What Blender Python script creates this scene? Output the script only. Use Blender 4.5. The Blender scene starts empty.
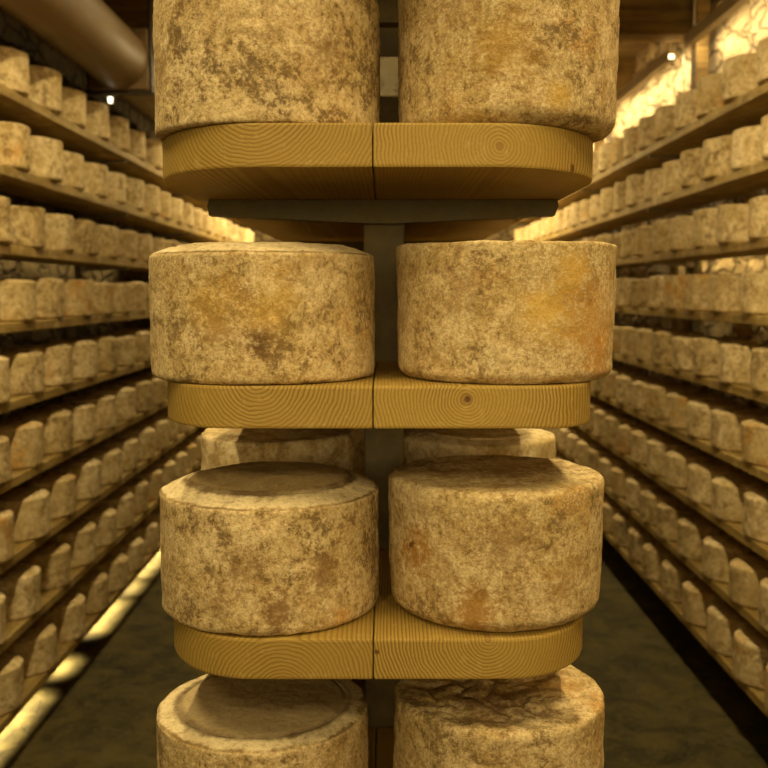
import bpy, math, random
from mathutils import Vector, noise, Matrix

random.seed(7)
C = bpy.context.scene.collection
EYE = 2.42                      # camera height above the floor
PITCH = math.radians(5.43)
F = 968.0                       # focal length in pixels of a 768 px frame
def Z(h): return EYE + h

# ------------------------------------------------------------------ helpers
def link(name, me, mat=None, parent=None, loc=(0, 0, 0)):
    o = bpy.data.objects.new(name, me)
    C.objects.link(o)
    o.location = loc
    if mat is not None and me is not None and not me.materials:
        me.materials.append(mat)
    if parent is not None:
        o.parent = parent
    return o

def tag(o, label=None, cat=None, group=None, kind=None):
    if label: o['label'] = label
    if cat: o['category'] = cat
    if group: o['group'] = group
    if kind: o['kind'] = kind
    return o

def empty(name, loc, label, cat, group=None):
    o = link(name, None, loc=loc)
    o.empty_display_size = .1
    return tag(o, label, cat, group)

class MB:
    """collects geometry that becomes ONE mesh"""
    def __init__(self): self.v = []; self.f = []; self.s = []
    def add(self, v, f, smooth=False):
        n = len(self.v)
        self.v += [tuple(p) for p in v]
        self.f += [tuple(i + n for i in q) for q in f]
        self.s += [smooth] * len(f)
    def box(self, a, b):
        (x0, y0, z0), (x1, y1, z1) = a, b
        v = [(x0, y0, z0), (x1, y0, z0), (x1, y1, z0), (x0, y1, z0),
             (x0, y0, z1), (x1, y0, z1), (x1, y1, z1), (x0, y1, z1)]
        self.add(v, [(0, 3, 2, 1), (4, 5, 6, 7), (0, 1, 5, 4), (1, 2, 6, 5), (2, 3, 7, 6), (3, 0, 4, 7)])
    def bbox(self, a, b, r=.004):
        """box with bevelled edges (chamfer on all edges)"""
        import bmesh
        bm = bmesh.new()
        bmesh.ops.create_cube(bm, size=1)
        for vert in bm.verts:
            for k in range(3):
                vert.co[k] = a[k] if vert.co[k] < 0 else b[k]
        bmesh.ops.bevel(bm, geom=list(bm.edges), offset=r, segments=2, affect='EDGES', profile=.5)
        bm.verts.index_update()
        self.add([v.co for v in bm.verts], [[v.index for v in f.verts] for f in bm.faces])
        bm.free()
    def prism(self, poly, z0, z1, axis='z'):
        """extruded polygon (counter-clockwise)"""
        n = len(poly)
        if axis == 'z':
            v = [(x, y, z0) for x, y in poly] + [(x, y, z1) for x, y in poly]
        else:                                   # polygon in x,z extruded along y
            v = [(x, z0, z) for x, z in poly] + [(x, z1, z) for x, z in poly]
        f = [tuple(range(n))[::-1], tuple(range(n, 2 * n))]
        for i in range(n):
            j = (i + 1) % n
            f.append((i, j, n + j, n + i))
        self.add(v, f)
    def tube(self, p0, p1, r, seg=16, r1=None, caps=True, smooth=True):
        p0 = Vector(p0); p1 = Vector(p1); r1 = r if r1 is None else r1
        d = (p1 - p0).normalized()
        u = d.orthogonal().normalized(); w = d.cross(u)
        v = []
        for p, rr in ((p0, r), (p1, r1)):
            for i in range(seg):
                a = 2 * math.pi * i / seg
                v.append(p + (u * math.cos(a) + w * math.sin(a)) * rr)
        self.add(v, [(i, (i + 1) % seg, seg + (i + 1) % seg, seg + i) for i in range(seg)], smooth)
        if caps:
            self.add(v[:seg], [tuple(range(seg))[::-1]]); self.add(v[seg:], [tuple(range(seg))])
    def mesh(self, name):
        me = bpy.data.meshes.new(name)
        me.from_pydata(self.v, [], self.f)
        me.polygons.foreach_set('use_smooth', self.s)
        import bmesh
        bm = bmesh.new(); bm.from_mesh(me)
        bmesh.ops.recalc_face_normals(bm, faces=list(bm.faces))
        bm.to_mesh(me); bm.free()
        me.update()
        return me
    def build(self, name, mat, parent=None, loc=(0, 0, 0)):
        return link(name, self.mesh(name), mat, parent, loc)

# ------------------------------------------------------------------ materials
class NT:
    def __init__(self, name):
        self.m = bpy.data.materials.new(name); self.m.use_nodes = True
        self.t = self.m.node_tree; self.n = self.t.nodes; self.l = self.t.links
        self.b = self.n['Principled BSDF']
    def node(self, typ, **kw):
        o = self.n.new(typ)
        for k, v in kw.items():
            if k in o.inputs: self.set(o.inputs[k], v)
            else: setattr(o, k, v)
        return o
    def set(self, sock, v):
        if hasattr(v, 'is_linked'): self.l.new(v, sock)
        else: sock.default_value = v
    def coords(self, rnd=True, scale=(1, 1, 1), out='Object'):
        tc = self.node('ShaderNodeTexCoord').outputs[out]
        mp = self.node('ShaderNodeMapping'); self.l.new(tc, mp.inputs['Vector'])
        mp.inputs['Scale'].default_value = scale
        v = mp.outputs[0]
        if rnd:
            oi = self.node('ShaderNodeObjectInfo').outputs['Random']
            k = self.node('ShaderNodeVectorMath', operation='SCALE'); k.inputs[0].default_value = (53, 31, 17)
            self.l.new(oi, k.inputs['Scale'])
            a = self.node('ShaderNodeVectorMath', operation='ADD')
            self.l.new(v, a.inputs[0]); self.l.new(k.outputs[0], a.inputs[1]); v = a.outputs[0]
        return v
    def noise(self, v, scale, detail=4, rough=.55, dist=0., out='Fac'):
        o = self.node('ShaderNodeTexNoise')
        self.l.new(v, o.inputs['Vector'])
        o.inputs['Scale'].default_value = scale; o.inputs['Detail'].default_value = detail
        o.inputs['Roughness'].default_value = rough; o.inputs['Distortion'].default_value = dist
        return o.outputs[out]
    def voro(self, v, scale, feature='F1', out='Distance', rand=1.):
        o = self.node('ShaderNodeTexVoronoi', feature=feature)
        self.l.new(v, o.inputs['Vector']); o.inputs['Scale'].default_value = scale
        o.inputs['Randomness'].default_value = rand
        return o.outputs[out]
    def ramp(self, f, a, b, lo=0., hi=1.):
        o = self.node('ShaderNodeMapRange', interpolation_type='SMOOTHSTEP')
        self.set(o.inputs[0], f); o.inputs[1].default_value = a; o.inputs[2].default_value = b
        o.inputs[3].default_value = lo; o.inputs[4].default_value = hi
        return o.outputs[0]
    def math(self, op, a, b=None, c=None):
        o = self.node('ShaderNodeMath', operation=op)
        for i, v in enumerate((a, b, c)):
            if v is not None: self.set(o.inputs[i], v)
        return o.outputs[0]
    def mix(self, f, a, b, mode='MIX'):
        o = self.node('ShaderNodeMix', data_type='RGBA', blend_type=mode)
        self.set(o.inputs[0], f)
        for i, v in ((6, a), (7, b)):
            if isinstance(v, tuple) and len(v) == 3: v = v + (1,)
            self.set(o.inputs[i], v)
        return o.outputs[2]
    def vmath(self, op, a, b):
        o = self.node('ShaderNodeVectorMath', operation=op)
        self.set(o.inputs[0], a); self.set(o.inputs[1], b)
        return o.outputs['Value'] if op in ('LENGTH', 'DISTANCE', 'DOT_PRODUCT') else o.outputs[0]
    def bump(self, h, strength, dist):
        o = self.node('ShaderNodeBump'); self.l.new(h, o.inputs['Height'])
        o.inputs['Strength'].default_value = strength; o.inputs['Distance'].default_value = dist
        self.l.new(o.outputs[0], self.b.inputs['Normal'])
    def done(self, col, rough=.8, metal=0., spec=.3):
        if isinstance(col, tuple) and len(col) == 3: col = col + (1,)
        self.set(self.b.inputs['Base Color'], col); self.set(self.b.inputs['Roughness'], rough)
        self.b.inputs['Metallic'].default_value = metal
        self.b.inputs['Specular IOR Level'].default_value = spec
        return self.m

def cheese_mat(name, pale=(.68, .55, .325), tan=(.45, .32, .145), dark=(.15, .095, .04), orange=(.58, .30, .07),
               darkness=.5, orangeness=.3, dust=.5, rnd=True, seed=0, ring=None, spots=(), top_z=None, fine=1., hero=False, soft=0., rim=None):
    """mould-ripened rind: pale mealy crust, tan body, brown blotches, orange patches"""
    t = NT(name)
    raw = t.coords(False)
    v = t.coords(rnd)
    if seed:
        v = t.vmath('ADD', v, (seed * 3.17, seed * 1.31, seed * 2.03))
    big = t.noise(v, 7, 7, .68)
    mid = t.noise(v, 26, 7, .74)
    fin = t.noise(v, 105 * fine, 4, .72)
    grn = t.noise(v, 230 * fine, 3, .75)
    col = t.mix(t.ramp(t.math('ADD', t.math('MULTIPLY', mid, .6), t.math('MULTIPLY', t.noise(v, 12, 6, .7), .4)), .40, .60), tan, pale)
    col = t.mix(t.ramp(t.noise(v, 4.5, 5, .65), .42, .62, 0., .5), col, (.47, .35, .14))
    # orange bacterial patches
    om = t.math('MULTIPLY', t.ramp(t.noise(t.vmath('ADD', v, (9.1, 3.3, 5.7)), 5.5, 6, .68), .64 - .20 * orangeness, .74 - .20 * orangeness), t.ramp(fin, .32, .56, .3, 1.))
    col = t.mix(t.math('MULTIPLY', om, min(1, .5 + orangeness * .5)), col, orange)
    # fine mealy grain everywhere
    g1 = t.ramp(t.math('ADD', t.math('MULTIPLY', fin, .6), t.math('MULTIPLY', grn, .4)), .36, .64)
    col = t.mix(1., col, t.mix(g1, (.68 + .2 * soft, .61 + .25 * soft, .52 + .3 * soft), (1.20 - .1 * soft, 1.19 - .1 * soft, 1.16 - .08 * soft)), 'MULTIPLY')
    # brown blotches built of specks
    bl = t.ramp(t.math('ADD', t.math('MULTIPLY', big, .55), t.math('MULTIPLY', mid, .45)), .49 + .06 * darkness, .39 + .06 * darkness)
    sp = t.ramp(t.math('ADD', fin, t.math('MULTIPLY', bl, -.16)), .44, .34)
    bm = t.math('MULTIPLY', t.math('MULTIPLY', bl, t.math('MULTIPLY_ADD', sp, .72, .28)), min(1, .45 + darkness))
    col = t.mix(t.math('MULTIPLY', bm, .82 - .2 * soft), col, dark)
    # scattered tiny pits
    pit = t.math('MULTIPLY', t.ramp(fin, .42, .33), t.ramp(mid, .60, .46))
    col = t.mix(t.math('MULTIPLY', pit, .6 - .5 * soft), col, (.13, .085, .03))
    # mealy dust
    du = t.math('MULTIPLY', t.ramp(grn, .52, .62), t.ramp(mid, .42, .58, .2, 1.))
    col = t.mix(t.math('MULTIPLY', du, dust), col, (.74, .64, .43))
    for (p, r, c, s) in spots:
        w = t.math('ADD', t.vmath('DISTANCE', raw, p), t.math('MULTIPLY_ADD', mid, r * 1.5, -r * .75))
        w = t.math('ADD', w, t.math('MULTIPLY_ADD', fin, r * 2.2, -r * 1.1))
        col = t.mix(t.math('MULTIPLY', t.ramp(w, r * 1.1, r * .2), s), col, c)
    if rim:
        sz = t.node('ShaderNodeSeparateXYZ'); t.l.new(raw, sz.inputs[0])
        zz = t.math('ADD', sz.outputs[2], t.math('MULTIPLY_ADD', mid, .007, -.0035))
        col = t.mix(t.math('MULTIPLY', t.math('MULTIPLY', t.ramp(zz, rim, rim + .003), t.ramp(zz, rim + .022, rim + .014)), t.ramp(fin, .3, .55, .25, .6)), col, (.76, .65, .42))
        col = t.mix(t.math('MULTIPLY', t.ramp(t.math('ABSOLUTE', t.math('SUBTRACT', zz, rim)), .0022, .0006), t.ramp(t.noise(v, 16, 3), .38, .6, .15, .75)), col, (.15, .09, .03))
    if ring:
        (r0, wd, z0, st) = ring
        sx = t.node('ShaderNodeSeparateXYZ'); t.l.new(raw, sx.inputs[0])
        rad = t.math('SQRT', t.math('ADD', t.math('POWER', sx.outputs[0], 2.), t.math('POWER', sx.outputs[1], 2.)))
        rad = t.math('ADD', rad, t.math('MULTIPLY_ADD', mid, .024, -.012))
        k = t.ramp(t.math('ABSOLUTE', t.math('SUBTRACT', rad, r0)), wd, wd * .25)
        k = t.math('MULTIPLY', k, t.ramp(sx.outputs[2], z0 - .012, z0 - .004))
        k = t.math('MULTIPLY', k, t.ramp(t.noise(v, 11, 3), .35, .6, .35, 1.))
        # inner disc browner than the smoothed outer rim
        ins = t.math('MULTIPLY', t.ramp(rad, r0, r0 - .01), t.ramp(sx.outputs[2], z0 - .012, z0 - .004))
        col = t.mix(t.math('MULTIPLY', ins, .6), col, (.30, .21, .095))
        col = t.mix(t.math('MULTIPLY', k, st), col, (.10, .055, .018))
    hgt = t.math('ADD', t.math('MULTIPLY', fin, .7), t.math('MULTIPLY', grn, .3))
    hgt = t.math('ADD', hgt, t.math('MULTIPLY', mid, .8))
    t.bump(hgt, .75 if hero else .5, .004)
    return t.done(col, .88, spec=.15)

def wood_mat(name, pith, light=(.52, .36, .085), dark=(.20, .112, .02), ring=.0072, seed=0., knot=None):
    """softwood plank running along Y; pith = (x, z) of the growth rings in object space"""
    t = NT(name)
    raw = t.coords(False)
    st = t.coords(False, (1, .05, 1))
    st = t.vmath('ADD', st, (seed, seed * .7, seed * 1.3))
    wob = t.noise(st, 14, 3, .5)
    wob2 = t.noise(st, 60, 2, .5)
    sx = t.node('ShaderNodeSeparateXYZ'); t.l.new(raw, sx.inputs[0])
    x = t.math('SUBTRACT', sx.outputs[0], pith[0]); z = t.math('SUBTRACT', sx.outputs[2], pith[1])
    d = t.math('SQRT', t.math('ADD', t.math('POWER', x, 2.), t.math('POWER', z, 2.)))
    d = t.math('ADD', d, t.math('MULTIPLY_ADD', wob, .022, -.011))
    d = t.math('ADD', d, t.math('MULTIPLY_ADD', wob2, .002, -.001))
    ph = t.math('DIVIDE', d, ring)
    saw = t.math('FRACT', ph)
    late = t.math('MULTIPLY', t.ramp(saw, .25, .86), t.ramp(saw, 1., .9))
    idn = t.noise(t.vmath('ADD', st, (3, 3, 3)), 5, 2)
    fib = t.noise(t.coords(False, (60, 2.0, 60)), 6, 4, .6)
    blo = t.noise(raw, 6, 4, .6)
    col = t.mix(t.math('MULTIPLY', late, t.ramp(idn, .35, .65, .45, 1.)), light, dark)
    col = t.mix(t.ramp(fib, .42, .7, 0., .35), col, (.30, .15, .03))
    col = t.mix(t.ramp(blo, .48, .7, 0., .45), col, (.31, .175, .04))
    # pale mould and scuffs of age
    col = t.mix(t.ramp(t.noise(raw, 38, 5, .7), .56, .72, 0., .25), col, (.66, .48, .2))
    col = t.mix(t.ramp(d, .008, .002, 0., .5), col, (.20, .09, .02))
    if knot:
        w = t.math('ADD', t.vmath('DISTANCE', raw, knot[0]), t.math('MULTIPLY_ADD', wob2, .006, -.003))
        col = t.mix(t.ramp(w, knot[1], knot[1] * .5), col, (.12, .055, .015))
    t.bump(t.math('ADD', t.math('MULTIPLY', late, .5), fib), .35, .0012)
    return t.done(col, .62, spec=.3)

def shelf_mat():
    t = NT('shelf_wood')
    v = t.coords(True, (1, .06, 1))
    raw = t.coords(True)
    col = t.mix(t.ramp(t.noise(v, 30, 4, .6, .5), .35, .68), (.40, .28, .09), (.24, .155, .045))
    col = t.mix(t.ramp(t.noise(raw, 9, 5, .65), .50, .68, 0., .6), col, (.58, .46, .22))
    col = t.mix(t.ramp(t.noise(raw, 3, 4, .6), .5, .72, 0., .5), col, (.17, .095, .03))
    t.bump(t.noise(v, 60, 4), .3, .002)
    return t.done(col, .7, spec=.2)

def beam_mat():
    t = NT('beam_wood')
    v = t.coords(True, (.08, 1, 1)); raw = t.coords(True)
    col = t.mix(t.ramp(t.noise(v, 18, 5, .65, .6), .35, .68), (.25, .155, .045), (.11, .066, .02))
    col = t.mix(t.ramp(t.noise(raw, 3, 4), .5, .7, 0., .6), col, (.30, .19, .06))
    t.bump(t.noise(v, 40, 5), .5, .004)
    return t.done(col, .75, spec=.2)

def stone_mat(name='rubble_stone', k=1.):
    t = NT(name)
    raw = t.coords(False)
    w = t.node('ShaderNodeVectorMath', operation='SCALE')
    nz = t.noise(raw, 3.5, 4, .6, out='Color'); t.l.new(nz, w.inputs[0]); w.inputs['Scale'].default_value = .22
    v = t.vmath('MULTIPLY', t.vmath('ADD', raw, w.outputs[0]), (1, 1., 1.9))
    edge = t.voro(v, 3.6, 'DISTANCE_TO_EDGE')
    cell = t.voro(v, 3.6, 'F1', 'Color')
    f = t.noise(raw, 16, 6, .7)
    col = t.mix(t.ramp(f, .35, .65), (.36, .26, .12), (.62, .48, .27))
    col = t.mix(.35, col, t.mix(cell, (.22, .14, .06), (.60, .45, .24)))
    col = t.mix(t.ramp(edge, .07, .01), col, (.20, .14, .07))
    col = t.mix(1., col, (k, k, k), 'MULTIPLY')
    h = t.math('ADD', t.ramp(edge, 0., .12), t.math('MULTIPLY', f, .5))
    t.bump(h, .9, .03)
    return t.done(col, .9, spec=.15)

def floor_mat():
    t = NT('slate_floor')
    raw = t.coords(False)
    w = t.node('ShaderNodeVectorMath', operation='SCALE')
    nz = t.noise(raw, 2.6, 4, .65, out='Color'); t.l.new(nz, w.inputs[0]); w.inputs['Scale'].default_value = .35
    v = t.vmath('MULTIPLY', t.vmath('ADD', raw, w.outputs[0]), (1.5, .9, 1))
    edge = t.voro(v, 1.3, 'DISTANCE_TO_EDGE')
    cell = t.voro(v, 1.3, 'F1', 'Color')
    f = t.noise(raw, 4, 8, .72, .5); g = t.noise(raw, 26, 6, .75)
    col = t.mix(t.ramp(f, .36, .64), (.022, .018, .006), (.115, .092, .032))
    col = t.mix(.3, col, t.mix(cell, (.026, .022, .010), (.110, .088, .032)))
    col = t.mix(t.ramp(g, .5, .72, 0., .55), col, (.15, .12, .05))
    col = t.mix(t.math('MULTIPLY', t.ramp(edge, .018, .004, 0., .5), t.ramp(f, .4, .6)), col, (.09, .08, .05))
    h = t.math('ADD', t.math('MULTIPLY', t.ramp(edge, 0., .03), .5), t.math('ADD', t.math('MULTIPLY', f, 1.3), t.math('MULTIPLY', g, .8)))
    t.bump(h, .8, .014)
    return t.done(col, t.ramp(f, .3, .7, .6, .9), spec=.10)

def plain(name, col, rough=.5, metal=0., var=.25, scale=25, spec=.4):
    t = NT(name)
    f = t.noise(t.coords(True), scale, 5, .65)
    d = tuple(c * (1 - var) for c in col); u = tuple(min(1, c * (1 + var)) for c in col)
    t.bump(f, .15, .001)
    return t.done(t.mix(t.ramp(f, .3, .7), d, u), t.ramp(f, .3, .7, max(.05, rough - .1), min(1, rough + .1)), metal, spec)

def emit(name, col, s):
    t = NT(name)
    t.b.inputs['Emission Color'].default_value = col + (1,)
    t.b.inputs['Emission Strength'].default_value = s
    return t.done((.8, .8, .75), .4)

LAMP = (1.0, .78, .375)
M_SHELF = shelf_mat(); M_BEAM = beam_mat(); M_STONE = stone_mat(); M_SHADE_STONE = stone_mat('shaded_rubble_stone', .28); M_FLOOR = floor_mat()  # left wall gets a copy of the rubble with its shade put into the colour
M_GALV = plain('galvanised_steel', (.34, .31, .24), .42, .75, .25, 30)
M_ARM = plain('dull_steel', (.12, .092, .036), .6, .25, .3, 20)
M_LIT_BAND = plain('lit_band_pale', (.88, .80, .58), .3, .1, .12, 20)  # near-white colour stands in for light falling on the post
M_POST = plain('grey_post_paint', (.125, .092, .038), .7, .0, .3, 18)
M_DUCT = plain('duct_sheet', (.165, .105, .042), .5, .0, .18, 4)
M_DARK = plain('dark_strap', (.06, .045, .03), .6, .3, .2, 20)
M_HOUS = plain('lamp_housing', (.42, .36, .25), .5, .2, .1, 10)
M_DIFF = emit('lamp_diffuser', (1., .80, .42), 6.)
M_GLINT = emit('small_glint', (1., .88, .6), 4.)

# ------------------------------------------------------------------ cheese wheels
def fillet(poly, radii, n=5):
    """polyline (r, z) with rounded corners"""
    out = [poly[0]]
    for i in range(1, len(poly) - 1):
        p = Vector(poly[i]); a = Vector(poly[i - 1]); b = Vector(poly[i + 1]); rr = radii[i]
        if rr <= 0: out.append(tuple(p)); continue
        da = (a - p); db = (b - p)
        ra = min(rr, da.length * .49); rb = min(rr, db.length * .49)
        A = p + da.normalized() * ra; B = p + db.normalized() * rb
        for k in range(n + 1):
            s = k / n
            out.append(tuple(A * (1 - s) ** 2 + p * 2 * s * (1 - s) + B * s * s))
    out.append(poly[-1])
    return out

def resample(pts, step):
    out = [pts[0]]
    for a, b in zip(pts, pts[1:]):
        L = math.hypot(b[0] - a[0], b[1] - a[1]); n = max(1, int(round(L / step)))
        for k in range(1, n + 1):
            s = k / n; out.append((a[0] + (b[0] - a[0]) * s, a[1] + (b[1] - a[1]) * s))
    return out

def cheese_profile(r, H, style, rt=.012, rb=.012, bev=(.035, .016), cham=.012, taper=0., bulge=0., dome=0.):
    """profile from bottom centre to top centre"""
    rbm = r - taper
    p = [(0, 0), (rbm - cham, 0), (rbm, cham * .85), (r * .5 + rbm * .5 + bulge, H * .5)]
    rad = [0, rb, rb, .05]
    if style == 'bevel':
        w, hh = bev
        p += [(r, H - hh - .004), (r - .004, H - hh), (r - w, H - .004), (r - w - .004, H - .0065), (r - w - .010, H - .001), (r * .4, H + dome), (0, H + dome)]
        rad += [.004, .004, .004, .002, .004, .03, 0]
    else:
        p += [(r, H), (r * .5, H + .001), (0, H)]
        rad += [rt, .03, 0]
    return fillet(p, rad)

def cheese_mesh(name, prof, seg, step, seed, amp=1., wrinkle=0., low=1.):
    pts = resample(prof, step)
    pts = [p for i, p in enumerate(pts) if i == 0 or math.hypot(p[0] - pts[i - 1][0], p[1] - pts[i - 1][1]) > 1e-5]
    off = Vector((seed * 7.3, seed * 3.1, seed * 5.7))
    H = max(p[1] for p in pts)
    v = []; f = []
    n = len(pts)
    nor = []
    for i in range(n):
        a = pts[max(0, i - 1)]; b = pts[min(n - 1, i + 1)]
        dx, dz = b[0] - a[0], b[1] - a[1]; L = math.hypot(dx, dz) or 1
        nor.append((dz / L, -dx / L))
    v.append((0, 0, 0))
    for i in range(1, n - 1):
        r, z = pts[i]; nr, nz = nor[i]
        for j in range(seg):
            a = 2 * math.pi * j / seg; c, s = math.cos(a), math.sin(a)
            p = Vector((r * c, r * s, z))
            q = p + off
            d = amp * (.0040 * low * noise.noise(q * 8) + .0020 * noise.noise(q * 26) + .0012 * noise.noise(q * 75))
            if wrinkle and z > H * .9:
                k = abs(noise.noise(Vector((q.x * 15 + 1.5 * noise.noise(q * 9), q.y * 26, 0))))
                d -= wrinkle * max(0., .35 - k) / .35 * min(1, max(0, (.9 * .19 - r) / .03))
            if z < 1e-4: d = 0
            v.append((p.x + nr * d * c, p.y + nr * d * s, max(0, p.z + nz * d)))
    v.append((0, 0, pts[-1][1]))
    last = len(v) - 1
    for j in range(seg):
        f.append((0, 1 + (j + 1) % seg, 1 + j))
    for i in range(n - 3):
        b0 = 1 + i * seg; b1 = b0 + seg
        for j in range(seg):
            k = (j + 1) % seg
            f.append((b0 + j, b0 + k, b1 + k, b1 + j))
    b0 = 1 + (n - 3) * seg
    for j in range(seg):
        f.append((b0 + j, b0 + (j + 1) % seg, last))
    me = bpy.data.meshes.new(name)
    me.from_pydata(v, [], f)
    me.polygons.foreach_set('use_smooth', [True] * len(f))
    me.update()
    return me

# ------------------------------------------------------------------ room shell
XL, XR, Y0, Y1, HC = -2.36, 2.40, -3.2, 16.0, 2.25
def struct(o): o['kind'] = 'structure'; return o

b = MB(); b.box((XL - .3, Y0 - .3, -.12), (XR + .3, Y1 + .3, 0)); struct(b.build('floor', M_FLOOR))
b = MB(); b.box((XL - .3, Y0 - .3, Z(HC)), (XR + .3, Y1 + .3, Z(HC) + .1)); struct(b.build('ceiling', M_BEAM))
b = MB(); b.box((XL - .3, Y1, 0), (XR + .3, Y1 + .25, Z(HC))); struct(b.build('wall_back', M_STONE))
b = MB(); b.box((XL - .3, Y0 - .25, 0), (XR + .3, Y0, Z(HC))); struct(b.build('wall_front', M_STONE))
def rubble_wall(name, x, sgn):
    """rough stone wall: undulating face and a solid back"""
    st = .085; ny = int((Y1 - Y0) / st); nz = int(Z(HC) / st)
    v = []; f = []
    for i in range(ny + 1):
        for k in range(nz + 1):
            y = Y0 + (Y1 - Y0) * i / ny; z = Z(HC) * k / nz
            q = Vector((x, y, z))
            q2 = Vector((0, y * 3.3, z * 5.6)) + Vector((noise.noise(q * 2) * .9, noise.noise(q * 2.3) * .9, noise.noise(q * 2.7) * .9))
            dd = noise.voronoi(q2)[0]
            e = dd[1] - dd[0]
            d = .045 * min(1, e * 2.2) + .03 * noise.noise(q * 5) - .045
            v.append((x - sgn * d, y, z))
    for i in range(ny):
        for k in range(nz):
            a = i * (nz + 1) + k
            q = (a, a + 1, a + nz + 2, a + nz + 1)
            f.append(q if sgn > 0 else q[::-1])
    m = MB(); m.add(v, f, True)
    m.box((x + sgn * .12, Y0, 0), (x + sgn * .3, Y1, Z(HC)))
    me = bpy.data.meshes.new(name); me.from_pydata(m.v, [], m.f); me.polygons.foreach_set('use_smooth', m.s); me.update()
    return struct(link(name, me, M_SHADE_STONE if sgn < 0 else M_STONE))
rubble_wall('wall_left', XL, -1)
rubble_wall('wall_right', XR, 1)

k = 0
for y in (1.2, 4.4, 7.5, 9.6, 11.7, 13.8):
    k += 1
    b = MB(); b.bbox((XL - .15, y, Z(1.93)), (XR + .15, y + .26, Z(HC) + .02), .012)
    struct(b.build('trim_%d' % k, M_BEAM))
for y in (7.22, 10.55):
    k += 1
    b = MB(); b.bbox((2.27, y, 0), (2.36, y + .14, Z(HC)), .006)
    struct(b.build('trim_%d' % k, M_BEAM))

# ------------------------------------------------------------------ centre rack
SEAM = -.0165
TOPS = [.632, .2466, -.1405, -.5310, -.915, 1.017]  # last level is added out of view to block light crossing between aisles
TH = .0645
YF, YB = 1.443, 13.5
POSTS = (1.95, 3.55, 5.95, 8.35, 10.75, 13.1)
def end_plank(xo, xi, rx, ry):
    """plan of a plank whose outer front corner is a big quarter round; xo outer, xi inner edge"""
    s = 1 if xo > xi else -1
    pts = []
    for i in range(27):
        a = math.pi / 2 * i / 26
        # superellipse corner, from the straight front round to the straight side
        cx = xo - s * rx + s * rx * math.sin(a)
        cy = YF + ry - ry * math.cos(a)
        pts.append((cx, cy))
    nx = .0445 * s
    notch = []
    for yp in POSTS[::-1]:
        notch += [(xi, yp + .104), (nx, yp + .104), (nx, yp + .016), (xi, yp + .016)]
    poly = [(xi, YF)] + pts + [(xo, YB), (xi, YB)] + notch
    if s < 0: poly = poly[::-1]
    return poly

def plank_mesh(poly, th, r=.004):
    import bmesh
    bm = bmesh.new()
    vs = [bm.verts.new((x, y, 0)) for x, y in poly]
    face = bm.faces.new(vs)
    ex = bmesh.ops.extrude_face_region(bm, geom=[face])
    bmesh.ops.translate(bm, verts=[g for g in ex['geom'] if isinstance(g, bmesh.types.BMVert)], vec=(0, 0, th))
    bmesh.ops.recalc_face_normals(bm, faces=bm.faces)
    eds = [e for e in bm.edges if len(e.link_faces) == 2 and e.calc_face_angle() > .5]
    bmesh.ops.bevel(bm, geom=eds, offset=r, segments=2, affect='EDGES', profile=.6)
    me = bpy.data.meshes.new('shelf_plank')
    bm.to_mesh(me); bm.free()
    for p in me.polygons: p.use_smooth = False
    return me

def px_h(y, Y):
    v = (y - 384) / F
    return -Y * (math.sin(PITCH) + v * math.cos(PITCH)) / (math.cos(PITCH) - v * math.sin(PITCH))
def px_x(x, y, Y):
    v = (y - 384) / F
    return (x - 384) / F * Y / (math.cos(PITCH) - v * math.sin(PITCH))

# growth-ring centres as (pixel x, pixel y) on each plank end
PITHS = {1: ((252, 96), (500, 146)), 2: ((258, 378), (468, 399)), 3: ((280, 690), (488, 640)), 0: ((200, 0), (520, 0)), 5: ((200, 0), (520, 0)), 4: ((240, 800), (500, 860))}
CORN = {(1, 0): (.20, .27), (1, 1): (.20, .25), (2, 0): (.13, .20), (2, 1): (.09, .15), (3, 0): (.16, .20), (3, 1): (.15, .18)}
KNOTS = {(1, 1): ((581, 168), .009), (2, 1): ((468, 399), .006), (3, 1): ((377, 652), .006)}
lev_name = {5: 'added topmost one to block cross light', 0: 'above the top pair of cheeses', 1: 'under the top pair of cheeses', 2: 'under the second pair of cheeses', 3: 'under the third pair of cheeses', 4: 'under the lowest pair of cheeses'}
for lv, h in enumerate(TOPS):
    for sd in (0, 1):
        xo = {1: (-.376, .352), 2: (-.362, .336), 3: (-.361, .338)}.get(lv, (-.362, .340))[sd]
        xi = (SEAM - .0006, SEAM + .0006)[sd]
        pp = PITHS[lv][sd]
        pith = (px_x(pp[0], pp[1], YF), px_h(pp[1], YF) - (h - TH)) if lv in (1, 2, 3) else ((-.2, .25)[sd], .02)
        kn = None
        if (lv, sd) in KNOTS:
            (kx, ky), kr = KNOTS[(lv, sd)]
            kn = ((px_x(kx, ky, YF), YF + (.07 if lv == 1 else 0), px_h(ky, YF + (.07 if lv == 1 else 0)) - (h - TH)), kr)
        m = wood_mat('plank_wood_%d_%d' % (lv, sd), pith, seed=lv * 2.7 + sd * 1.1, ring=(.0062, .0055)[sd], knot=kn,
                     light=((.375, .256, .056), (.41, .282, .063))[sd])
        o = link('shelf_plank', plank_mesh(end_plank(xo, xi, *CORN.get((lv, sd), (.15, .20))), TH), m, None, (0, 0, Z(h - TH)))
        tag(o, '%s end-grain wooden plank of the central rack, %s' % (('left', 'right')[sd], lev_name[lv]), 'plank', 'planks of the central rack')

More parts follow.
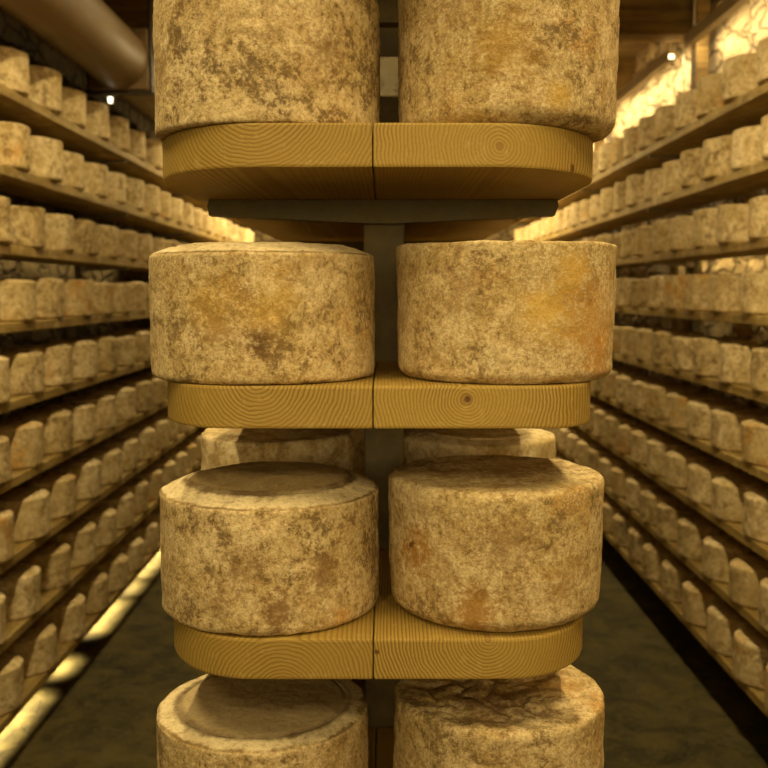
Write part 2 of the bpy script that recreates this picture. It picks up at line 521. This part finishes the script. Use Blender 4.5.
fr = empty('rack_frame', (0, 1.99, 0), 'dull steel upright and crossarms carrying the central planks', 'rack')
def loc_in(par, o):
    o.matrix_parent_inverse = Matrix.Translation(-par.location); return o
for yp in POSTS:
    b = MB(); b.bbox((-.041, yp + .02, 0), (.041, yp + .10, Z(1.30)), .004)
    po = loc_in(fr, b.build('post', M_POST, fr))
    for h in TOPS:
        zt = Z(h - TH) - .001
        a = MB()
        poly = [(-.345, zt), (-.349, zt - .012), (-.346, zt - .031), (-.02, zt - .046), (.02, zt - .046), (.338, zt - .031), (.345, zt - .012), (.342, zt)]
        a.prism(poly, yp - .015, yp + .022, 'y')
        ar = a.build('crossarm', M_ARM, fr); loc_in(fr, ar)
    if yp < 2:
        b = MB(); b.bbox((-.034, yp + .008, Z(.385)), (.034, yp + .021, Z(.462)), .003)  # lit band on the post, built as an added pale plate
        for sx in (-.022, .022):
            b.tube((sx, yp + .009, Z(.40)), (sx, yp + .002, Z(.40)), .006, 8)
        pl = loc_in(fr, b.build('lit_band_plate', M_LIT_BAND, fr)); pl['label'] = 'pale plate added for the lit band on the post'

# hero cheeses: (level, pixel left, pixel right, pixel y of the mid height, H, style kwargs)
def hero(lv, xl, xr, H, label, mat, style, seed, rot=0., Yax=1.632, wrinkle=0., amp=1., **kw):
    h = TOPS[lv]
    t = Yax * math.cos(PITCH) - (h + H / 2) * math.sin(PITCH)
    for _ in range(3):
        r = (xr - xl) / 2 / F * math.sqrt(max(.1, t * t - .036)) - .0022
        t = (YF + r) * math.cos(PITCH) - (h + H / 2) * math.sin(PITCH)
    x = ((xl + xr) / 2 - 384) / F * t
    me = cheese_mesh('cheese_wheel', cheese_profile(r, H, style, **kw), 160, .0040, seed, amp * .8, wrinkle, .5)
    o = link('cheese_wheel', me, mat, None, (x, YF + r + .001, Z(h) + .0006))
    o.rotation_euler.z = rot
    tag(o, label, 'cheese', 'large cheese wheels on the central rack')
    return o
OR = (.60, .27, .045); YE = (.66, .42, .08); DK = (.13, .075, .025); PA = (.68, .57, .36); BR = (.24, .135, .05)
m = cheese_mat('rind_a', darkness=.55, orangeness=.12, rnd=False, seed=1, hero=True, dust=.4,
               spots=[((-.10, -.16, .20), .05, BR, .5), ((.11, -.15, .11), .05, BR, .55), ((-.155, -.10, .10), .055, BR, .4)])
hero(1, 155, 382, .226, 'large brown-speckled cheese wheel on the left of the uppermost central plank pair', m, 'plain', 1, rt=.022, rb=.006, cham=.004)
m = cheese_mat('rind_b', darkness=.45, orangeness=.42, rnd=False, seed=2, hero=True, dust=.6, orange=(.46, .25, .06),
               spots=[((-.02, -.18, .10), .06, (.42, .24, .05), .55), ((.06, -.17, .04), .03, YE, .5), ((-.10, -.16, .17), .05, BR, .4)])
hero(1, 395, 618, .230, 'large golden-brown cheese wheel on the right of the uppermost central plank pair', m, 'plain', 2, rt=.010, rb=.010, cham=.018, taper=.004)
m = cheese_mat('rind_c', darkness=.42, orangeness=.32, rnd=False, seed=3, hero=True, rim=.200, orange=(.56, .35, .09),
               spots=[((.018, -.187, .066), .026, (.09, .05, .018), 1.), ((.018, -.185, .075), .045, BR, .45), ((-.045, -.18, .085), .032, BR, .6), ((-.06, -.18, .12), .06, YE, .3), ((.03, -.18, .12), .05, YE, .35)])
hero(2, 151, 376.5, .217, 'mottled cheese wheel with a dark brown spot, left, second central pair', m, 'bevel', 3, bev=(.036, .016), cham=.007, rb=.006)
m = cheese_mat('rind_d', darkness=.36, orangeness=.22, rnd=False, seed=4, hero=True, dust=.6,
               spots=[((.125, -.135, .10), .085, (.52, .28, .07), .6), ((.14, -.12, .04), .05, (.50, .23, .05), .65), ((.04, -.18, .11), .05, YE, .6), ((.085, -.165, .17), .04, (.64, .38, .06), .65), ((-.08, -.165, .15), .06, BR, .35)])
hero(2, 394, 615, .216, 'cheese wheel with orange patches, right, second central pair', m, 'plain', 4, rt=.006, rb=.006, cham=.014, taper=.004)
m = cheese_mat('rind_e', darkness=.48, orangeness=.12, rnd=False, seed=5, hero=True, rim=.200, ring=(.140, .013, .2, .9),
               spots=[((.03, -.18, .045), .034, BR, .8), ((-.06, -.175, .04), .035, BR, .6), ((.10, -.16, .09), .04, BR, .7), ((-.02, -.185, .11), .05, BR, .45)])
hero(3, 161.5, 380.5, .220, 'cheese wheel with a dark ring on its top, left, third central pair', m, 'bevel', 5, bev=(.040, .019), cham=.008, rb=.008, dome=.010)
m = cheese_mat('rind_f', darkness=.32, orangeness=.26, rnd=False, seed=6, hero=True, dust=.5, orange=(.50, .28, .07),
               spots=[((-.145, -.115, .115), .050, (.36, .17, .03), .85), ((-.150, -.110, .128), .014, (.09, .03, .01), .9), ((-.05, -.175, .035), .05, (.38, .19, .04), .75), ((.0, -.18, .15), .07, BR, .45), ((.10, -.155, .09), .045, (.36, .2, .05), .5), ((0, 0, .23), .12, BR, .4)])
hero(3, 386, 602.5, .226, 'flat-topped cheese wheel with a small dark pit, right, third central pair', m, 'plain', 6, rt=.014, rb=.008, cham=.020, taper=.005)
m = cheese_mat('rind_g', darkness=.40, orangeness=.12, rnd=False, seed=7, hero=True, rim=.200, ring=(.146, .013, .2, .75))
hero(4, 158, 370, .212, 'cheese wheel with smooth pale rim, left, lowest central pair', m, 'bevel', 7, bev=(.034, .011), cham=.012)
m = cheese_mat('rind_h', darkness=.35, orangeness=.36, rnd=False, seed=8, hero=True, dust=.6, orange=(.52, .27, .06),
               spots=[((-.02, -.08, .23), .08, BR, .5), ((.10, .02, .23), .06, (.58, .33, .09), .5)])
hero(4, 392, 603, .232, 'cheese wheel with wrinkled brown top, right, lowest central pair', m, 'plain', 8, rt=.014, cham=.012, wrinkle=.008, amp=1.4)

# side and rear wheels
SIDE_MATS = {
    'pale': cheese_mat('rind_pale', darkness=.24, orangeness=.24, dust=.6, fine=.6, soft=.8, pale=(.80, .67, .43)),
    'brown-mottled': cheese_mat('rind_brown', darkness=.62, orangeness=.15, dust=.3, fine=.6, soft=.8, tan=(.36, .25, .11)),
    'orange-tinged': cheese_mat('rind_orange', darkness=.28, orangeness=.62, dust=.4, fine=.6, soft=.8, orange=(.56, .29, .06))}
VAR = {}
for kind, mt in SIDE_MATS.items():
    VAR[kind] = []
    for s in range(4):
        pr = cheese_profile(.174 + .004 * (s % 3), .212 + .006 * s, 'bevel' if s % 2 else 'plain', rt=.012, cham=.012, bev=(.03, .013), taper=.003 * (s % 2))
        me = cheese_mesh('cheese_wheel', pr, 44, .016, 20 + s + 7 * len(kind), 1.5)
        me.materials.append(mt); VAR[kind].append(me)
proto = {}
def side_wheel(kind, s, loc, rot, label, group):
    key = (kind, s)
    if key not in proto:
        o = link('cheese_wheel', VAR[kind][s]); proto[key] = o
    else:
        o = proto[key].copy(); C.objects.link(o)
    o.location = loc; o.rotation_euler.z = rot
    return tag(o, label, 'cheese', group)

ORD = ['nearest', 'second', 'third', 'fourth', 'fifth', 'sixth', 'seventh', 'eighth', 'ninth', 'tenth', 'eleventh', 'twelfth', 'thirteenth',
       'fourteenth', 'fifteenth', 'sixteenth', 'seventeenth', 'eighteenth', 'nineteenth', 'twentieth', 'twenty-first', 'twenty-second', 'twenty-third', 'twenty-fourth']
SHELF_ORD = ['top', 'second', 'third', 'fourth', 'fifth', 'sixth', 'seventh', 'eighth', 'lowest']

# second row of the central rack, behind the front pair
for lv in (1, 2, 3, 4):
    for sd in (0, 1):
        kind = random.choice(['pale', 'brown-mottled'])
        side_wheel(kind, (lv + sd) % 3 * 1, ((-.246, .214)[sd], 2.215, Z(TOPS[lv]) + .0006), random.uniform(0, 6),
                   '%s cheese wheel directly behind the %s front wheel, %s central pair' % (kind, ('left', 'right')[sd], ('', 'top', 'second', 'third', 'lowest')[lv]),
                   'rear cheese wheels on the central rack')
# ------------------------------------------------------------------ side racks
PD = .385
SIDES = {
    'left': dict(s=-1, x=1.815, top=1.003, pitch=.485, ph=.0),
    'right': dict(s=1, x=1.86, top=1.037, pitch=.455, ph=.1)}
SB = .050
YS0, YS1 = 2.9, 14.2
posts_y = (4.78, 7.15, 9.55, 11.95, 14.1)
far_v, far_f = [], []
stuff_list = []
for side, P in SIDES.items():
    s = P['s']; xf = P['x']
    rk = empty('shelf_rack', (s * (xf + .37), 8.5, 0), 'steel posts and brackets holding the shelves along the %s wall' % side, 'rack', 'wall rack frames')
    yp_all = (2.95,) + posts_y
    for y in yp_all:
        b = MB(); b.bbox((s * (xf + .43) - .02, y - .03, 0), (s * (xf + .43) + .02, y + .03, Z(P['top'] + .12)), .004)
        po = b.build('post', M_ARM, rk); loc_in(rk, po)
        for j in range(9):
            zt = Z(P['top'] - PD * j - SB) - .001
            a = MB()
            xa, xb = s * (xf + .06), s * (xf + .412)
            poly = [(xa, zt), (xa, zt - .012), (xb, zt - .035), (xb, zt)]
            if s < 0: poly = poly[::-1]
            a.prism(poly, y - .02, y + .02, 'y')
            br = a.build('bracket', M_GALV, po)
    for j in range(9):
        h = P['top'] - PD * j
        b = MB()
        x0, x1 = sorted((s * (xf + .034), s * (xf + .372)))
        b.bbox((x0, YS0, -SB), (x1, YS1, 0), .004)
        o = b.build('shelf_plank', M_SHELF, None, (0, 0, Z(h)))
        tag(o, 'long wooden shelf plank along the %s wall, %s of nine' % (side, SHELF_ORD[j] if j in (0, 8) else SHELF_ORD[j] + ' from top'), 'plank', 'wall rack shelf planks')
        y = 3.02 + random.uniform(.0, .3)
        seen = 0
        while y < YS1 - .15:
            kind = random.choices(['pale', 'brown-mottled', 'orange-tinged'], (6, 2.6, 2.2))[0]
            v = random.randrange(4)
            x = s * (xf + .180 + random.uniform(-.008, .010))
            # in view?  pixel of the wheel's visible front tangent
            px = 384 + s * F * xf / (y + .17)
            inview = 3 < px < 765
            far = y > (14.3 if j in (1, 2, 3) else 9.6)
            if inview and not far:
                which = 'the nearest in view' if seen == 0 else ORD[seen] + ' in view'
                lab = '%s cheese wheel, %s, on the %s rack\'s %s shelf%s' % (kind, which, side, SHELF_ORD[j], '' if j in (0, 8) else ' from top')
                side_wheel(kind, v, (x, y, Z(h) + .0006), random.uniform(0, 6.28), lab, 'cheese wheels on the %s wall rack' % side)
                seen += 1
            else:
                stuff_list.append((kind, v, x, y, Z(h) + .0006, random.uniform(0, 6.28)))
            y += P['pitch'] + random.uniform(-.025, .025)
# everything beyond: one object
for lv, h in enumerate(TOPS):
    for sd in (0, 1):
        y = (1.64 if lv in (0, 5) else 2.68); 
        while y < 13.2:
            near = min(POSTS, key=lambda p: abs(p + .06 - y))
            if not (abs(near + .06 - y) < .25 and y > 1.7):
                stuff_list.append((random.choice(list(SIDE_MATS)), random.randrange(4), (-.203, .203)[sd], y, Z(h) + .0006, random.uniform(0, 6.28)))
                y += .46
            else:
                y = near + .06 + .255
vs, fs, mi = [], [], []
kinds = list(SIDE_MATS)
LOW = {}
for kind in kinds:
    for v in range(4):
        pr = cheese_profile(.179 + .003 * (v % 3), .212 + .006 * v, 'plain', rt=.012, cham=.012)
        LOW[(kind, v)] = cheese_mesh('tmp', pr, 26, .035, 50 + v, 1.)
for kind, v, x, y, z, a in stuff_list:
    me = LOW[(kind, v)]; n = len(vs)
    R = Matrix.Translation((x, y, z)) @ Matrix.Rotation(a, 4, 'Z')
    vs += [tuple(R @ q.co) for q in me.vertices]
    fs += [tuple(i + n for i in p.vertices) for p in me.polygons]
    mi += [kinds.index(kind)] * len(me.polygons)
for me in LOW.values(): bpy.data.meshes.remove(me)
me = bpy.data.meshes.new('distant_cheese'); me.from_pydata(vs, [], fs)
for kind in kinds: me.materials.append(SIDE_MATS[kind])
me.polygons.foreach_set('material_index', mi); me.polygons.foreach_set('use_smooth', [True] * len(fs)); me.update()
tag(link('distant_cheese', me), 'rows of tiny distant cheese wheels at the far end of the wall racks', 'cheese', None, 'stuff')

# ------------------------------------------------------------------ duct above the left rack
d = empty('ventilation_duct', (-1.72, 6, Z(1.50)), 'tan round duct running above the left rack under the ceiling', 'duct')
b = MB(); b.tube((-1.72, 1.0, Z(1.50)), (-1.72, 15.9, Z(1.50)), .19, 40, caps=False)
loc_in(d, b.build('pipe', M_DUCT, d))
b = MB(); b.bbox((-1.912, 6.42, Z(1.308)), (-1.528, 6.45, Z(1.692)), .006); loc_in(d, b.build('flange', M_DUCT, d))
b = MB(); b.bbox((-1.935, 6.45, Z(1.284)), (-1.508, 6.51, Z(1.308)), .003)
b.bbox((-1.527, 6.45, Z(1.29)), (-1.508, 6.51, Z(HC) - .002), .003)
b.bbox((-1.935, 6.45, Z(1.29)), (-1.913, 6.51, Z(HC) - .002), .003)
loc_in(d, b.build('hanger_strap', M_DARK, d))
e = empty('glint_bulb', (-1.79, 6.48, Z(1.23)), 'tiny glowing stand-in for a glint under the tan duct above the top left shelf', 'lamp')  # added emitter standing in for a small white glint
b = MB(); b.tube((-1.79, 6.48, Z(1.232)), (-1.79, 6.48, Z(1.268)), .013, 12, .016); loc_in(e, b.build('glass', M_GLINT, e))
b = MB(); b.tube((-1.79, 6.48, Z(1.266)), (-1.79, 6.48, Z(1.283)), .014, 12); loc_in(e, b.build('socket', M_DARK, e))

# ------------------------------------------------------------------ lamps
def area(name, loc, target, sx, sy, power, col=LAMP, spread=math.pi, parent=None):
    L = bpy.data.lights.new(name, 'AREA'); L.shape = 'RECTANGLE'; L.size = sx; L.size_y = sy
    L.energy = power; L.color = col; L.spread = spread
    o = bpy.data.objects.new(name, L); C.objects.link(o)
    o.location = loc
    dr = (Vector(target) - Vector(loc)).normalized()
    # local -Z looks along dr, local Y along world Y
    yv = Vector((0, 1, 0)); zv = -dr
    if abs(zv.dot(yv)) > .9: yv = Vector((0, 0, 1))
    xv = yv.cross(zv).normalized(); yv = zv.cross(xv)
    o.rotation_euler = Matrix((xv, yv, zv)).transposed().to_euler()
    return o

# wall strips behind the top of the right rack
WS = [(3.0, 7.2, 34), (7.62, 10.4, 26), (10.9, 13.9, 40)]
for i, (ya, yb, pw) in enumerate(WS):
    e = empty('strip_light', (2.19, (ya + yb) / 2, Z(1.84)), '%s slim strip light above the right rack facing the stone wall' % ('nearest', 'middle', 'farthest')[i], 'lamp', 'strip lights on the right wall')
    b = MB(); b.bbox((2.165, ya, Z(1.770)), (2.183, yb, Z(1.845)), .003); b.bbox((2.165, ya, Z(1.765)), (2.226, yb, Z(1.779)), .003)
    for yy in (ya + .2, yb - .2):
        b.tube((2.175, yy, Z(1.87)), (2.175, yy, Z(HC) - .002), .007, 8)
    loc_in(e, b.build('housing', M_HOUS, e))
    b = MB(); b.bbox((2.186, ya + .005, Z(1.782)), (2.224, yb + .004, Z(1.815)), .004); loc_in(e, b.build('diffuser', M_DIFF, e))
    area('strip_glow', (2.232, (ya + yb) / 2, Z(1.80)), (2.45, (ya + yb) / 2, Z(1.50)), .02, yb - ya, pw * 1.1, (1., .82, .48))
# strips under the lowest shelf on the left
for i, (ya, yb) in enumerate([(4.2, 5.62), (5.95, 6.18), (6.68, 7.42), (7.6, 7.9), (8.06, 9.3)]):
    area('floor_glow', (-2.12, (ya + yb) / 2, .24), (-2.12, (ya + yb) / 2, 0), .03, yb - ya, 18 * (yb - ya), (1., .80, .45), math.radians(76))
# unseen strips added behind the middle shelves to put glints on the walls
for side, xa, xb, ya, yb, pw, wx in (('left', -2.300, -2.267, 5.0, 8.6, 5, -2.40), ('right', 2.312, 2.335, 4.0, 8.0, 7, 2.42)):
    e = empty('strip_light', (xa, (ya + yb) / 2, Z(.30)), 'added unseen strip light for wall glints behind the middle shelves of the %s rack' % side, 'lamp', 'added strips behind the middle shelves')
    b = MB(); b.bbox((xa, ya, Z(.292)), (xb, yb, Z(.32)), .003)
    for yy in (ya + .3, yb - .3): b.tube(((xa + xb) / 2, yy, Z(.31)), ((xa + xb) / 2, yy, Z(HC) - .002), .006, 8)
    loc_in(e, b.build('housing', M_HOUS, e))
    area('strip_glow', ((xa + xb) / 2, (ya + yb) / 2, Z(.288)), (wx, (ya + yb) / 2, Z(.10)), .02, yb - ya, pw, (1., .76, .34), math.radians(120))
# aisle battens
AL = [(-1.6, 50), (.9, 40), (3.3, 88), (5.9, 7), (8.6, 26), (10.9, 95), (13.2, 110)]
for sx in (-1, 1):
    for i, (y, pw) in enumerate(AL):
        x = sx * 1.0
        e = empty('batten_light', (x, y, Z(1.80)), 'ceiling batten lamp over the %s aisle, %s one from the front' % (('left', 'right')[sx > 0], ORD[i] if i else 'first'), 'lamp', 'batten lamps over the aisles')
        b = MB(); b.bbox((x - .05, y - .62, Z(1.82)), (x + .05, y + .62, Z(1.88)), .006)
        for yy in (y - .4, y + .4): b.tube((x, yy, Z(1.87)), (x, yy, Z(HC) + .005), .008, 8)
        loc_in(e, b.build('housing', M_HOUS, e))
        b = MB(); b.bbox((x - .035, y - .60, Z(1.802)), (x + .035, y + .60, Z(1.823)), .006); loc_in(e, b.build('diffuser', M_DIFF, e))
        area('batten_glow', (x, y, Z(1.798)), (x, y, 0), .06, 1.2, pw)
# added fill behind the camera, without a fixture, narrowed onto the central rack
area('front_fill', (0, -2.6, Z(.35)), (0, 1.6, Z(-.15)), 1.1, .9, 2.3, (1., .77, .36), math.radians(30))
# the emitter added for the top left glint is built with the duct

w = bpy.data.worlds.new('World'); bpy.context.scene.world = w; w.use_nodes = True
w.node_tree.nodes['Background'].inputs[0].default_value = (.02, .014, .006, 1)
w.node_tree.nodes['Background'].inputs[1].default_value = 1.

# ------------------------------------------------------------------ camera
cam = bpy.data.cameras.new('camera'); co = bpy.data.objects.new('camera', cam); C.objects.link(co)
co.location = (0, 0, EYE); co.rotation_euler = (math.pi / 2 - PITCH, 0, 0)
cam.sensor_width = 36; cam.lens = F / 768 * 36; cam.clip_start = .05
cam.dof.use_dof = True; cam.dof.focus_distance = 1.47; cam.dof.aperture_fstop = 6.3
sc = bpy.context.scene
sc.camera = co
sc.view_settings.view_transform = 'Standard'; sc.view_settings.look = 'None'
sc.view_settings.gamma = 1; sc.view_settings.exposure = -.22
sc.cycles.use_denoising = True
sc.cycles.max_bounces = 8; sc.cycles.diffuse_bounces = 3
